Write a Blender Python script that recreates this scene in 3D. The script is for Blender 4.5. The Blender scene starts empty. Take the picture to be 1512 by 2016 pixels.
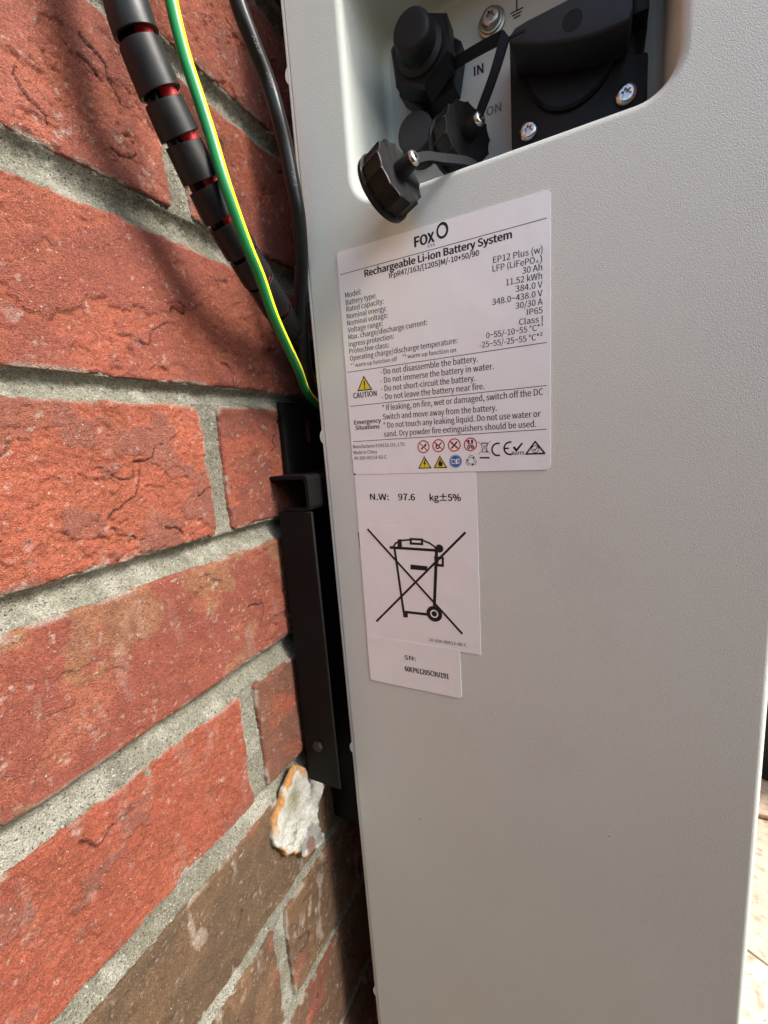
import bpy, bmesh, math, random
import numpy as np
from mathutils import Vector, Matrix

# ------------------------------------------------------------------ camera, light, exposure
S = 0.001                       # every coordinate below is in millimetres
GZ = 950.0                      # ground level is 950 mm under the datum of the drawing
scene = bpy.context.scene
COL = scene.collection
def W(p): return Vector((p[0]*S, p[1]*S, (p[2]+GZ)*S))

cam = bpy.data.cameras.new('camera'); camo = bpy.data.objects.new('camera', cam); COL.objects.link(camo)
cam.sensor_fit = 'VERTICAL'; cam.sensor_height = 36.0; cam.lens = 837.457/2016*36.0
cam.clip_start = 0.005; cam.clip_end = 500
Rr = Vector((0.439798, -0.895141, -0.072808)); Rd = Vector((-0.178832, -0.007841, -0.983848)); Rf = Vector((0.880112, 0.445715, -0.163528))
M = Matrix((Rr, -Rd, -Rf)).transposed().to_4x4(); M.translation = W((-158.516, -167.866, -255.921))
camo.matrix_world = M
scene.camera = camo

SUN_EL, SUN_AZ = math.radians(40), math.radians(0)
sd = Vector((math.sin(SUN_AZ)*math.cos(SUN_EL), math.cos(SUN_AZ)*math.cos(SUN_EL), -math.sin(SUN_EL)))
world = bpy.data.worlds.new('World'); scene.world = world; world.use_nodes = True
wn = world.node_tree; bgn = wn.nodes['Background']
sky = wn.nodes.new('ShaderNodeTexSky'); sky.sky_type = 'NISHITA'; sky.sun_disc = False
sky.sun_elevation = SUN_EL; sky.sun_rotation = math.pi + SUN_AZ
sky.air_density = 1.0; sky.dust_density = 2.5; sky.ozone_density = 0.8
wn.links.new(sky.outputs[0], bgn.inputs[0]); bgn.inputs[1].default_value = 0.15
sun = bpy.data.lights.new('sun', 'SUN'); suno = bpy.data.objects.new('sun', sun); COL.objects.link(suno)
sun.energy = 2.8; sun.angle = math.radians(20); sun.color = (1.0, 0.97, 0.92)
suno.rotation_euler = sd.to_track_quat('-Z', 'Y').to_euler(); suno.location = (-1, -3, 4)
scene.view_settings.view_transform = 'Standard'; scene.view_settings.look = 'None'
scene.view_settings.gamma = 1; scene.view_settings.use_curve_mapping = False
scene.view_settings.exposure = 1.25

# ------------------------------------------------------------------ helpers
def tag(o, label=None, cat=None, group=None, kind=None):
    for k, v in (('label', label), ('category', cat), ('group', group), ('kind', kind)):
        if v: o[k] = v
    return o
ORG = {}
def thing(name, label, cat, base):
    o = bpy.data.objects.new(name, None); COL.objects.link(o); o.empty_display_size = 0.02
    o.location = W(base); ORG[o.name] = o.location.copy(); return tag(o, label, cat)
def mk(name, verts, faces, mats, parent=None, smooth=False, org=None, mi=None, raw=False):
    """one mesh object; verts are mm in the drawing datum"""
    v = np.asarray(verts, dtype=np.float64).reshape(-1, 3)
    if parent is not None: base = ORG[parent.name]
    else: base = W(org) if org is not None else Vector((0, 0, 0))
    P = v*S; P[:, 2] += GZ*S; P -= np.array(base)
    me = bpy.data.meshes.new(name)
    if isinstance(faces, np.ndarray) and faces.ndim == 2:
        n, k = faces.shape
        me.vertices.add(len(P)); me.vertices.foreach_set('co', P.astype(np.float32).ravel())
        me.loops.add(n*k); me.loops.foreach_set('vertex_index', faces.astype(np.int32).ravel())
        me.polygons.add(n); me.polygons.foreach_set('loop_start', np.arange(0, n*k, k, dtype=np.int32))
        me.update(calc_edges=True)
    else:
        me.from_pydata([tuple(p) for p in P], [], [list(map(int, f)) for f in faces]); me.update()
    for m in (mats if isinstance(mats, (list, tuple)) else [mats]): me.materials.append(m)
    if mi is not None: me.polygons.foreach_set('material_index', np.asarray(mi, dtype=np.int32))
    me.polygons.foreach_set('use_smooth', np.full(len(me.polygons), bool(smooth)))
    me.validate()
    o = bpy.data.objects.new(name, me); COL.objects.link(o)
    if parent is not None:
        o.parent = parent; ORG[o.name] = base
    else:
        o.location = base; ORG[o.name] = base
    return o

class G:
    """collects shapes for one part"""
    def __init__(s): s.v = []; s.f = []
    def add(s, v, f):
        n = len(s.v); s.v += [tuple(map(float, q)) for q in v]; s.f += [[i+n for i in q] for q in f]; return s
    def box(s, a, b):
        (x0, y0, z0), (x1, y1, z1) = a, b
        v = [(x, y, z) for x in (x0, x1) for y in (y0, y1) for z in (z0, z1)]
        return s.add(v, [(0, 1, 3, 2), (4, 6, 7, 5), (0, 4, 5, 1), (2, 3, 7, 6), (0, 2, 6, 4), (1, 5, 7, 3)])
    def prism(s, poly, x0, x1):
        """poly = (y,z) ring, extruded along x"""
        n = len(poly); v = [(x0, y, z) for y, z in poly]+[(x1, y, z) for y, z in poly]
        f = [list(range(n)), list(range(2*n-1, n-1, -1))]+[(i, i+n, (i+1) % n+n, (i+1) % n) for i in range(n)]
        return s.add(v, f)
    def build(s, name, mat, parent=None, smooth=False, bevel=0, seg=2, org=None):
        o = mk(name, s.v, s.f, mat, parent, smooth, org)
        if bevel:
            bm = bmesh.new(); bm.from_mesh(o.data)
            bmesh.ops.recalc_face_normals(bm, faces=bm.faces)
            ed = [e for e in bm.edges if len(e.link_faces) == 2 and e.calc_face_angle(0) > 0.5]
            bmesh.ops.bevel(bm, geom=ed, offset=bevel*S, segments=seg, affect='EDGES', profile=0.5, clamp_overlap=True)
            bm.to_mesh(o.data); bm.free()
            o.data.polygons.foreach_set('use_smooth', np.ones(len(o.data.polygons), bool)); o.data.set_sharp_from_angle(angle=math.radians(40))
        return o

def frame(n):
    n = Vector(n).normalized(); a = Vector((0, 0, 1)) if abs(n.z) < 0.9 else Vector((0, 1, 0))
    u = a.cross(n).normalized(); return u, n.cross(u), n
def lathe(g, c, n, prof, N=48, rf=None, ph=0.0):
    """prof = [(h along n, radius)], rf(theta, ring index, radius) modulates it"""
    u, w, n = frame(n); c = Vector(c); v = []
    for j, (h, r) in enumerate(prof):
        for i in range(N):
            t = 2*math.pi*i/N+ph; q = rf(t-ph, j, r) if rf else r
            v.append(c+n*h+u*(q*math.cos(t))+w*(q*math.sin(t)))
    f = [(j*N+i, j*N+(i+1) % N, (j+1)*N+(i+1) % N, (j+1)*N+i) for j in range(len(prof)-1) for i in range(N)]
    f.append(list(range(N-1, -1, -1))); f.append([(len(prof)-1)*N+i for i in range(N)])
    return g.add(v, f)
def sharp(o, deg=35):
    o.data.polygons.foreach_set('use_smooth', np.ones(len(o.data.polygons), bool)); o.data.set_sharp_from_angle(angle=math.radians(deg)); return o
def recalc(o):
    bm = bmesh.new(); bm.from_mesh(o.data); bmesh.ops.recalc_face_normals(bm, faces=bm.faces); bm.to_mesh(o.data); bm.free(); return o

def spline(pts, n):
    """Catmull-Rom, arc-length resampled -> (n,3)"""
    P = np.array(pts, float); P = np.vstack([2*P[0]-P[1], P, 2*P[-1]-P[-2]]); out = []
    for i in range(1, len(P)-2):
        for t in np.linspace(0, 1, 24, endpoint=False):
            a, b, c, d = P[i-1:i+3]
            out.append(0.5*((2*b)+(-a+c)*t+(2*a-5*b+4*c-d)*t*t+(-a+3*b-3*c+d)*t**3))
    out.append(P[-2]); out = np.array(out)
    L = np.r_[0, np.cumsum(np.linalg.norm(np.diff(out, axis=0), axis=1))]
    s = np.linspace(0, L[-1], n)
    return np.c_[[np.interp(s, L, out[:, k]) for k in range(3)]].T, L[-1]
def frames(P, ref=(0, -1, 0)):
    T = np.gradient(P, axis=0); T /= np.linalg.norm(T, axis=1)[:, None]
    u = np.array(ref)-T*(T@np.array(ref))[:, None]; u /= np.linalg.norm(u, axis=1)[:, None]
    return T, u, np.cross(T, u)
def tube(P, r, N=24, ref=(0, -1, 0)):
    T, u, w = frames(P, ref); th = np.arange(N)*2*np.pi/N; r = np.broadcast_to(r, (len(P),))
    V = P[:, None]+r[:, None, None]*(np.cos(th)[None, :, None]*u[:, None]+np.sin(th)[None, :, None]*w[:, None])
    i, j = np.meshgrid(np.arange(len(P)-1), np.arange(N), indexing='ij'); j2 = (j+1) % N
    F = np.stack([i*N+j, i*N+j2, (i+1)*N+j2, (i+1)*N+j], -1).reshape(-1, 4)
    return V.reshape(-1, 3), F

# ---- numpy noise
def _h(ix, iy, seed):
    n = (ix.astype(np.int64)*374761393+iy.astype(np.int64)*668265263+seed*1274126177) & 0xffffffff
    n = ((n ^ (n >> 13))*1274126177) & 0xffffffff
    n = ((n ^ (n >> 15))*2246822519) & 0xffffffff
    return ((n ^ (n >> 16)) & 0xffffff)/float(0xffffff)
def vn(x, y, seed=0):
    ix, iy = np.floor(x), np.floor(y); fx, fy = x-ix, y-iy
    fx = fx*fx*fx*(fx*(fx*6-15)+10); fy = fy*fy*fy*(fy*(fy*6-15)+10)
    a, b, c, d = _h(ix, iy, seed), _h(ix+1, iy, seed), _h(ix, iy+1, seed), _h(ix+1, iy+1, seed)
    return (a*(1-fx)+b*fx)*(1-fy)+(c*(1-fx)+d*fx)*fy
def fbm(x, y, sc, oct=4, seed=0, gain=0.5):
    t = np.zeros_like(x, dtype=float); a = 1.0; m = 0; s = 1.0/sc
    for o in range(oct):
        c, q = math.cos(o*0.9+seed), math.sin(o*0.9+seed)
        t += a*vn((x*c-y*q)*s+o*17.3, (x*q+y*c)*s-o*9.1, seed+o*31); m += a; a *= gain; s *= 2.03
    return t/m
def sstep(a, b, x):
    t = np.clip((x-a)/(b-a), 0, 1); return t*t*(3-2*t)

# ---- materials
def nodes(m):
    m.use_nodes = True; nt = m.node_tree; return nt, nt.nodes, nt.links, nt.nodes['Principled BSDF']
def bumped(nt, src, strength, dist, prev=None):
    b = nt.nodes.new('ShaderNodeBump'); b.inputs['Strength'].default_value = strength; b.inputs['Distance'].default_value = dist
    nt.links.new(src, b.inputs['Height'])
    if prev is not None: nt.links.new(prev.outputs[0], b.inputs['Normal'])
    return b
def tex(nt, scale, detail=4, rough=0.55, kind='Noise'):
    tc = nt.nodes.get('TC') or nt.nodes.new('ShaderNodeTexCoord'); tc.name = 'TC'
    t = nt.nodes.new('ShaderNodeTex'+kind); t.inputs['Scale'].default_value = scale
    if kind == 'Noise':
        t.inputs['Detail'].default_value = detail; t.inputs['Roughness'].default_value = rough
    nt.links.new(tc.outputs['Object'], t.inputs['Vector']); return t
def ramp(nt, src, stops):
    r = nt.nodes.new('ShaderNodeValToRGB'); e = r.color_ramp.elements
    while len(e) < len(stops): e.new(0.5)
    for q, (p, c) in zip(e, stops):
        q.position = p; q.color = (*c, 1) if len(c) == 3 else c
    nt.links.new(src, r.inputs[0]); return r
def mix(nt, fac, a, b, mode='MIX'):
    m = nt.nodes.new('ShaderNodeMix'); m.data_type = 'RGBA'; m.blend_type = mode
    for sock, val in ((m.inputs['Factor'], fac), (m.inputs['A'], a), (m.inputs['B'], b)):
        if hasattr(val, 'links') or hasattr(val, 'is_linked'): nt.links.new(val, sock)
        elif isinstance(val, (int, float)): sock.default_value = val
        else: sock.default_value = (*val, 1)
    return m.outputs['Result']
def simple(name, col, rough=0.5, metal=0.0, var=0.0, vscale=60, bump=None, coat=0.0, spec=0.35):
    m = bpy.data.materials.new(name); nt, N, L, B = nodes(m)
    B.inputs['Base Color'].default_value = (*col, 1); B.inputs['Roughness'].default_value = rough; B.inputs['Metallic'].default_value = metal
    B.inputs['Coat Weight'].default_value = coat; B.inputs['Specular IOR Level'].default_value = spec
    if var:
        t = tex(nt, vscale, 5); r = ramp(nt, t.outputs['Fac'], [(0.25, tuple(c*(1-var) for c in col)), (0.75, tuple(min(1, c*(1+var)) for c in col))])
        L.new(r.outputs[0], B.inputs['Base Color'])
        rr = nt.nodes.new('ShaderNodeMapRange'); rr.inputs[3].default_value = max(0.02, rough-var*0.4); rr.inputs[4].default_value = min(1, rough+var*0.4)
        L.new(t.outputs['Fac'], rr.inputs[0]); L.new(rr.outputs[0], B.inputs['Roughness'])
    if bump:
        t = tex(nt, bump[0], 3); b = bumped(nt, t.outputs['Fac'], bump[1], bump[2]); L.new(b.outputs[0], B.inputs['Normal'])
    return m

def vcol_material(name, rough, specks, grain):
    """colour comes from the mesh's own colour attribute, grain and specks from noise"""
    m = bpy.data.materials.new(name); nt, N, L, B = nodes(m)
    at = N.new('ShaderNodeAttribute'); at.attribute_name = 'Col'
    g1 = tex(nt, 1900, 3, 0.65); g2 = tex(nt, 700, 4, 0.6)
    r1 = ramp(nt, g1.outputs['Fac'], grain); c = mix(nt, 1.0, at.outputs['Color'], r1.outputs[0], 'MULTIPLY')
    r2 = ramp(nt, g2.outputs['Fac'], [(0.3, (0.8, 0.8, 0.8)), (0.7, (1.15, 1.15, 1.15))]); c = mix(nt, 1.0, c, r2.outputs[0], 'MULTIPLY')
    for sc, lo, hi, colr in specks:
        t = tex(nt, sc, 2, 0.5); r = ramp(nt, t.outputs['Fac'], [(lo, (0, 0, 0)), (hi, (1, 1, 1))]); c = mix(nt, r.outputs[0], c, colr)
    L.new(c, B.inputs['Base Color']); B.inputs['Roughness'].default_value = rough; B.inputs['Specular IOR Level'].default_value = 0.35
    b1 = bumped(nt, g1.outputs['Fac'], 1.0, 0.0014); b2 = bumped(nt, g2.outputs['Fac'], 0.6, 0.0009, b1)
    L.new(b2.outputs[0], B.inputs['Normal']); return m

MT = {}
MT['brick'] = vcol_material('brick_clay', 0.82, [(900, 0.70, 0.76, (0.55, 0.44, 0.36)), (1500, 0.735, 0.77, (0.03, 0.02, 0.02))], [(0.3, (0.56, 0.52, 0.50)), (0.7, (1.36, 1.38, 1.40))])
MT['mortar'] = vcol_material('lime_mortar', 0.9, [(1100, 0.60, 0.70, (0.045, 0.04, 0.03)), (900, 0.64, 0.74, (0.50, 0.49, 0.44))], [(0.3, (0.42, 0.42, 0.42)), (0.7, (1.55, 1.54, 1.48))])
MT['foam'] = vcol_material('aged_foam', 0.8, [(800, 0.72, 0.78, (0.12, 0.11, 0.09))], [(0.3, (0.88, 0.88, 0.88)), (0.7, (1.05, 1.05, 1.05))])
def powder():
    m = bpy.data.materials.new('powder_coat'); nt, N, L, B = nodes(m)
    t0 = tex(nt, 9, 4); r = ramp(nt, t0.outputs['Fac'], [(0.3, (0.635, 0.668, 0.603)), (0.7, (0.668, 0.70, 0.633))])
    td = tex(nt, 16, 6, 0.7); rd = ramp(nt, td.outputs['Fac'], [(0.58, (0, 0, 0)), (0.75, (0.22, 0.22, 0.22))]); c = mix(nt, rd.outputs[0], r.outputs[0], (0.46, 0.45, 0.40))
    ts = tex(nt, 210, 2, 0.4); rs = ramp(nt, ts.outputs['Fac'], [(0.80, (0, 0, 0)), (0.84, (0.7, 0.7, 0.7))]); c = mix(nt, rs.outputs[0], c, (0.22, 0.20, 0.17)); L.new(c, B.inputs['Base Color'])
    B.inputs['Roughness'].default_value = 0.6; B.inputs['Specular IOR Level'].default_value = 0.3
    t1 = tex(nt, 2300, 2, 0.5); t2 = tex(nt, 4600, 2, 0.5)
    b1 = bumped(nt, t1.outputs['Fac'], 0.45, 0.00045); b2 = bumped(nt, t2.outputs['Fac'], 0.16, 0.0003, b1)
    L.new(b2.outputs[0], B.inputs['Normal']); return m
MT['powder'] = powder()
MT['plate'] = simple('plate_paint', (0.52, 0.53, 0.485), 0.45, bump=(1200, 0.12, 0.0003))
MT['black'] = simple('black_plastic', (0.006, 0.006, 0.0065), 0.42, var=0.25, vscale=120, bump=(1800, 0.12, 0.0002), spec=0.25)
MT['blackmatt'] = simple('black_plastic_matt', (0.008, 0.0088, 0.0095), 0.5, var=0.2, vscale=90, bump=(2200, 0.15, 0.0002), spec=0.25)
MT['handle'] = simple('moulded_black_handle', (0.017, 0.019, 0.021), 0.55, var=0.2, vscale=90, bump=(2200, 0.15, 0.0002), spec=0.3)
MT['strap'] = simple('strap_rubber', (0.012, 0.014, 0.017), 0.7, spec=0.12)
MT['grey'] = simple('dark_grey_rubber', (0.035, 0.037, 0.037), 0.6, var=0.2)
MT['steel'] = simple('screw_steel', (0.62, 0.60, 0.57), 0.24, 1.0, var=0.15, vscale=400)
MT['zinc'] = simple('zinc_steel', (0.45, 0.43, 0.38), 0.4, 1.0, var=0.2, vscale=300)
MT['bolt'] = simple('blackened_steel', (0.05, 0.042, 0.04), 0.45, 0.8)
MT['dark'] = simple('flat_black', (0.004, 0.004, 0.004), 0.8)
MT['bracket'] = simple('black_powder_coat', (0.007, 0.0065, 0.006), 0.6, var=0.2, vscale=50, bump=(1500, 0.15, 0.0003), spec=0.15)
MT['wrap'] = simple('spiral_wrap_plastic', (0.007, 0.007, 0.007), 0.42, var=0.35, vscale=140, bump=(500, 0.1, 0.0004))
MT['cable'] = simple('cable_jacket', (0.006, 0.006, 0.0068), 0.30, var=0.2, vscale=100, bump=(900, 0.08, 0.0003))
MT['redc'] = simple('red_jacket', (0.50, 0.02, 0.03), 0.4, var=0.15)
MT['green'] = simple('green_insulation', (0.012, 0.20, 0.055), 0.36, var=0.12)
MT['yellow'] = simple('yellow_insulation', (0.80, 0.74, 0.02), 0.36, var=0.08)
def label_mat():
    m = bpy.data.materials.new('label_film'); nt, N, L, B = nodes(m)
    B.inputs['Base Color'].default_value = (0.90, 0.92, 0.90, 1); B.inputs['Roughness'].default_value = 0.2; B.inputs['Specular IOR Level'].default_value = 0.6
    t = tex(nt, 55, 3); b = bumped(nt, t.outputs['Fac'], 0.12, 0.002); L.new(b.outputs[0], B.inputs['Normal']); return m
MT['label'] = label_mat()
for n, c in (('ink', (0.012, 0.012, 0.014)), ('greyink', (0.16, 0.16, 0.16)), ('redink', (0.55, 0.03, 0.04)), ('yellowink', (0.78, 0.66, 0.05)), ('blueink', (0.02, 0.16, 0.42)), ('whiteink', (0.88, 0.89, 0.86))):
    MT[n] = simple(n, c, 0.4)
MT['cableprint'] = simple('cable_print', (0.11, 0.11, 0.105), 0.5)
def stone():
    m = bpy.data.materials.new('paving_stone'); nt, N, L, B = nodes(m)
    a = tex(nt, 6, 6); b = tex(nt, 70, 5); c = tex(nt, 220, 3)
    r = ramp(nt, a.outputs['Fac'], [(0.3, (0.40, 0.30, 0.22)), (0.55, (0.47, 0.40, 0.31)), (0.75, (0.42, 0.35, 0.29))])
    r2 = ramp(nt, b.outputs['Fac'], [(0.30, (0.62, 0.52, 0.45)), (0.48, (1, 1, 1)), (0.7, (1.12, 1.12, 1.1))]); col = mix(nt, 1.0, r.outputs[0], r2.outputs[0], 'MULTIPLY')
    r3 = ramp(nt, c.outputs['Fac'], [(0.68, (0, 0, 0)), (0.74, (1, 1, 1))]); col = mix(nt, r3.outputs[0], col, (0.22, 0.09, 0.06))
    L.new(col, B.inputs['Base Color']); B.inputs['Roughness'].default_value = 0.85
    b1 = bumped(nt, b.outputs['Fac'], 0.5, 0.004); L.new(b1.outputs[0], B.inputs['Normal']); return m
MT['stone'] = stone()
MT['soil'] = simple('garden_soil', (0.055, 0.042, 0.03), 0.95, var=0.4, vscale=40, bump=(150, 0.6, 0.004))
MT['timber'] = simple('stained_timber', (0.04, 0.03, 0.022), 0.8, var=0.4, vscale=30, bump=(60, 0.4, 0.002))
MT['twig'] = simple('twig_bark', (0.16, 0.09, 0.045), 0.85, var=0.4, vscale=200, bump=(400, 0.5, 0.001))

# ------------------------------------------------------------------ ground and paving
r = 60000.0
ground = mk('ground', [(-r, -r, -GZ-12), (r, -r, -GZ-12), (r, r, -GZ-12), (-r, r, -GZ-12)], [(0, 1, 2, 3)], MT['soil'])
tag(ground, kind='structure')
ang = math.radians(-29); ca, sa = math.cos(ang), math.sin(ang); rng = random.Random(5)
for i in range(-4, 5):
    for j in range(-5, 4):
        u0, v0 = i*598+(j % 2)*299, j*448-210
        cx, cy = 436+ca*(u0+299)-sa*(v0+224), -362+sa*(u0+299)+ca*(v0+224)
        if cy > 260 or cy < -2600 or abs(cx) > 2600 or cx < 120: continue
        gx = G(); gx.box((-297.8, -222.8, -38), (297.8, 222.8, 0))
        v = [(cx+ca*x-sa*y, cy+sa*x+ca*y, z-GZ+rng.uniform(-1.5, 1.5)*0+(0 if z < -1 else 0.6*rng.random())) for x, y, z in gx.v]
        gg = G().add(v, gx.f); gg.build('paving_slab', MT['stone'], ground, bevel=2, seg=2)

# ------------------------------------------------------------------ brick wall
wall = thing('brick_wall', 'weathered red brick wall with recessed grey lime mortar behind the battery', 'wall', (0, 60, -GZ))
dU = [-3.0, -76.5, -148.5, -223.5, -295.9, -369.2, -448.6, -526.4, -601.2, -682.5]
dL = [-15.9, -88.4, -161.3, -232.2, -307.4, -383.6, -461.2, -534.6, -609.8, -692.5]
def U(k): return dU[k] if 0 <= k <= 9 else (-3.0-76.0*k if k < 0 else -682.5-76.0*(k-9))
def Lz(k): return dL[k] if 0 <= k <= 9 else U(k)-10.5
DX0, DX1 = -134.0, 104.0

def brick_style(k, side):
    A = np.array
    red, skin, raw = A((0.29, 0.085, 0.055)), A((0.235, 0.074, 0.054)), A((0.33, 0.094, 0.056))
    brown = A((0.150, 0.092, 0.055)); st = dict(skin=skin, raw=raw, t=0.5, rough=1.0, flake=0.8, cracks=5, white=0.0, brown=0.0, ochre=0.0)
    if k == 0: st.update(t=0.46, skin=A((0.27, 0.090, 0.066)), raw=A((0.33, 0.10, 0.064)), cracks=6)
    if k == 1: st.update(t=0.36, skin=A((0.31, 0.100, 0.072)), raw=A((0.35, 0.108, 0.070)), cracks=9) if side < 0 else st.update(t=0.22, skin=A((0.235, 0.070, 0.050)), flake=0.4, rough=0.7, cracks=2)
    if k == 2: st.update(t=0.42, skin=A((0.285, 0.085, 0.060)), raw=A((0.325, 0.096, 0.060)), cracks=5, rough=0.8)
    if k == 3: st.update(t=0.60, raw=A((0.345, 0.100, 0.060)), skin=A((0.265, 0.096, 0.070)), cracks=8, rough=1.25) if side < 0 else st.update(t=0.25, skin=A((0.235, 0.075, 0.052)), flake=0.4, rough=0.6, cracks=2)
    if k == 4: st.update(t=0.22, skin=A((0.265, 0.078, 0.054)), raw=A((0.30, 0.10, 0.065)), cracks=1, rough=0.75, white=0.06, ochre=0.55)
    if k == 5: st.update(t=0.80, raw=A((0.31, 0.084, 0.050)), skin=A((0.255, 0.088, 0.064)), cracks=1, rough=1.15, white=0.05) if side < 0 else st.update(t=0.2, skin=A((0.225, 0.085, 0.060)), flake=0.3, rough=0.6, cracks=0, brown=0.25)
    if k == 6: st.update(t=0.3, cracks=2, rough=0.8, white=0.2, brown=0.9, ochre=0.15)
    if k == 7: st.update(t=0.4, cracks=3, rough=0.9, white=0.2, brown=0.85, ochre=0.3)
    if k >= 8: st.update(t=0.4, cracks=2, rough=0.9, white=0.2, brown=0.75, skin=A((0.20, 0.06, 0.045)))
    return st

def brick_mesh(k, x0, x1, seed):
    z1, z0 = Lz(k), U(k+1); side = -1 if (x0+x1)/2 < 0 else 1
    st = brick_style(k, side)
    xs = np.unique(np.round(np.r_[x0, x1, np.arange(max(x0, DX0), min(x1, DX1), 0.6), np.arange(x0, x1, 6.0), x0+np.array([.25, .6, 1.2, 2]), x1-np.array([.25, .6, 1.2, 2])], 3))
    xs = xs[(xs >= x0) & (xs <= x1)]
    zs = np.linspace(z0, z1, int((z1-z0)/0.6)+1); zs = np.unique(np.r_[zs, z0+0.25, z1-0.25])
    X, Z = np.meshgrid(xs, zs)
    sx, sz = X+seed*91.7, Z+seed*37.3
    # outline wanders a little, corners are knocked off
    en = (fbm(sx, sz, 9, 4, seed+3)-0.5)*3.4+(fbm(sx, sz, 28, 2, seed+7)-0.5)*2.2
    ex = np.minimum(X-x0, x1-X); ez = np.minimum(Z-z0, z1-Z)
    rc = 3.0; qx, qz = np.maximum(rc-ex, 0), np.maximum(rc-ez, 0)
    e = np.where((ex < rc) & (ez < rc), rc-np.hypot(qx, qz), np.minimum(ex, ez))
    e2 = e+np.clip(en*0.8, -0.95, 0.4)
    fl = fbm(sx*1.0, sz*1.25, 24, 5, seed+11, 0.56); fl = (fl-0.5)*2.1+0.5
    m = sstep(st['t']-0.018, st['t']+0.018, fl)            # 1 where the fired skin survives
    med = fbm(sx, sz, 7, 4, seed+21)-0.5; fine = fbm(sx, sz, 1.9, 3, seed+23, 0.65)-0.5; big = fbm(sx, sz, 60, 2, seed+29)-0.5
    H = 1.8*big+0.65*med*(1+0.8*(1-m))+fine*st['rough']*(0.50+0.85*(1-m))
    H += st['flake']*(m-1.0)*(0.6+0.7*fbm(sx, sz, 30, 2, seed+31))
    fl2 = (fbm(sx, sz, 11, 4, seed+41)-0.5)*2+0.5; m2 = sstep(0.70, 0.72, fl2); H -= 0.5*m2*st['rough']
    # hairline cracks
    rg = np.random.RandomState(seed*13+k); cr = np.zeros_like(X)
    for c in range(st['cracks']):
        px = rg.uniform(max(x0, DX0)+6, min(x1, DX1)-6); pz = rg.uniform(z0+6, z1-6); th = rg.uniform(-0.9, 0.9)
        wid = rg.uniform(0.3, 0.65)
        for s in range(rg.randint(4, 13)):
            L = rg.uniform(1.2, 3.6); th += rg.normal(0, 0.55); qx_, qz_ = px+L*math.cos(th), pz-L*math.sin(th)
            bx = (X > min(px, qx_)-1.5) & (X < max(px, qx_)+1.5) & (Z > min(pz, qz_)-1.5) & (Z < max(pz, qz_)+1.5)
            if bx.any():
                ax, az = X[bx]-px, Z[bx]-pz; t = np.clip((ax*(qx_-px)+az*(qz_-pz))/(L*L), 0, 1)
                d = np.hypot(ax-t*(qx_-px), az-t*(qz_-pz)); cr[bx] = np.maximum(cr[bx], 1-sstep(wid*0.5, wid*1.5, d))
            px, pz = qx_, qz_; wid *= 0.93
    H -= 1.1*cr
    # small pits left by burnt-out lime
    pit = np.zeros_like(X); halo = np.zeros_like(X)
    for c in range(10):
        px, pz, rr = rg.uniform(max(x0, DX0), min(x1, DX1)), rg.uniform(z0+3, z1-3), rg.uniform(0.6, 2.0)
        d = np.hypot(X-px, (Z-pz)*rg.uniform(0.6, 1.1))+1.1*(med)
        pit = np.maximum(pit, 1-sstep(rr*0.4, rr, d)); halo = np.maximum(halo, (1-sstep(rr*0.8, rr*1.4, d))*rg.uniform(0.3, 1))
    H -= 0.9*pit
    rnd = 2.6; q = np.clip(e2/rnd, 0, 1); drop = rnd*(1-np.sqrt(np.clip(1-(1-q)**2, 0, 1)))*0.75
    H = H-drop; H = np.where(e2 < 0.02, H-13, H)
    Y = -H; Y = np.where(e <= 1e-6, 16.0, Y)
    # clay colour; brown of the lowest courses is also darkened for their shade
    tone = fbm(sx, sz, 35, 3, seed+51)[..., None]; tone2 = fbm(sx, sz, 5, 4, seed+53)[..., None]
    C = st['skin']*(1-m[..., None])*0+st['raw']*(1-m[..., None])+st['skin']*m[..., None]
    C = C*(0.86+0.28*tone)*(0.84+0.32*tone2)
    C = C+(np.array((0.33, 0.105, 0.06))-C)*(0.35*m2[..., None])
    if st['brown']:
        b = sstep(0.30, 0.52, fbm(sx*0.8, sz*1.3, 38, 4, seed+61)+0.25*(st['brown']-0.5))[..., None]*min(1, st['brown']+0.1)
        C = C*(1-b)+np.array((0.122, 0.080, 0.048))*(0.75+0.5*tone2)*b
    if st['ochre']:
        o = sstep(0.60, 0.66, fbm(sx, sz, 20, 4, seed+71)+0.11*sstep(0.55, 0.95, (Z-z0)/(z1-z0)))[..., None]*st['ochre']
        C = C*(1-o)+np.array((0.29, 0.165, 0.09))*(0.7+0.6*tone2)*o; H += 0
    C = C*np.array((1.03, 0.99, 0.90))
    wsp = sstep(0.83, 0.92, fbm(sx, sz, 2.6, 3, seed+81)+0.16*fbm(sx, sz, 26, 2, seed+83))
    wst = sstep(0.62, 0.74, fbm(sx*1.6, sz*0.55, 9, 4, seed+85))*sstep(0.42, 0.62, fbm(sx, sz, 30, 2, seed+87))
    wh = np.clip((wsp*0.4+halo*0.25)+wst*st['white']*2.2, 0, 0.85)[..., None]
    C = C*(1-wh)+np.array((0.50, 0.43, 0.36))*wh
    # mortar smears along the arris
    sm = (sstep(2.6, 0.2, e)*sstep(0.50, 0.62, fbm(sx, sz, 12, 3, seed+91)))[..., None]*0.75
    C = C*(1-sm)+np.array((0.40, 0.36, 0.29))*sm
    C = C*(1-0.75*cr[..., None])
    nz, nx = X.shape
    V = np.stack([X, Y, Z], -1).reshape(-1, 3)
    i, j = np.meshgrid(np.arange(nz-1), np.arange(nx-1), indexing='ij'); a = i*nx+j
    F = np.stack([a, a+1, a+nx+1, a+nx], -1).reshape(-1, 4)
    return V, F, np.clip(C, 0.004, 1).reshape(-1, 3)
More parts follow.
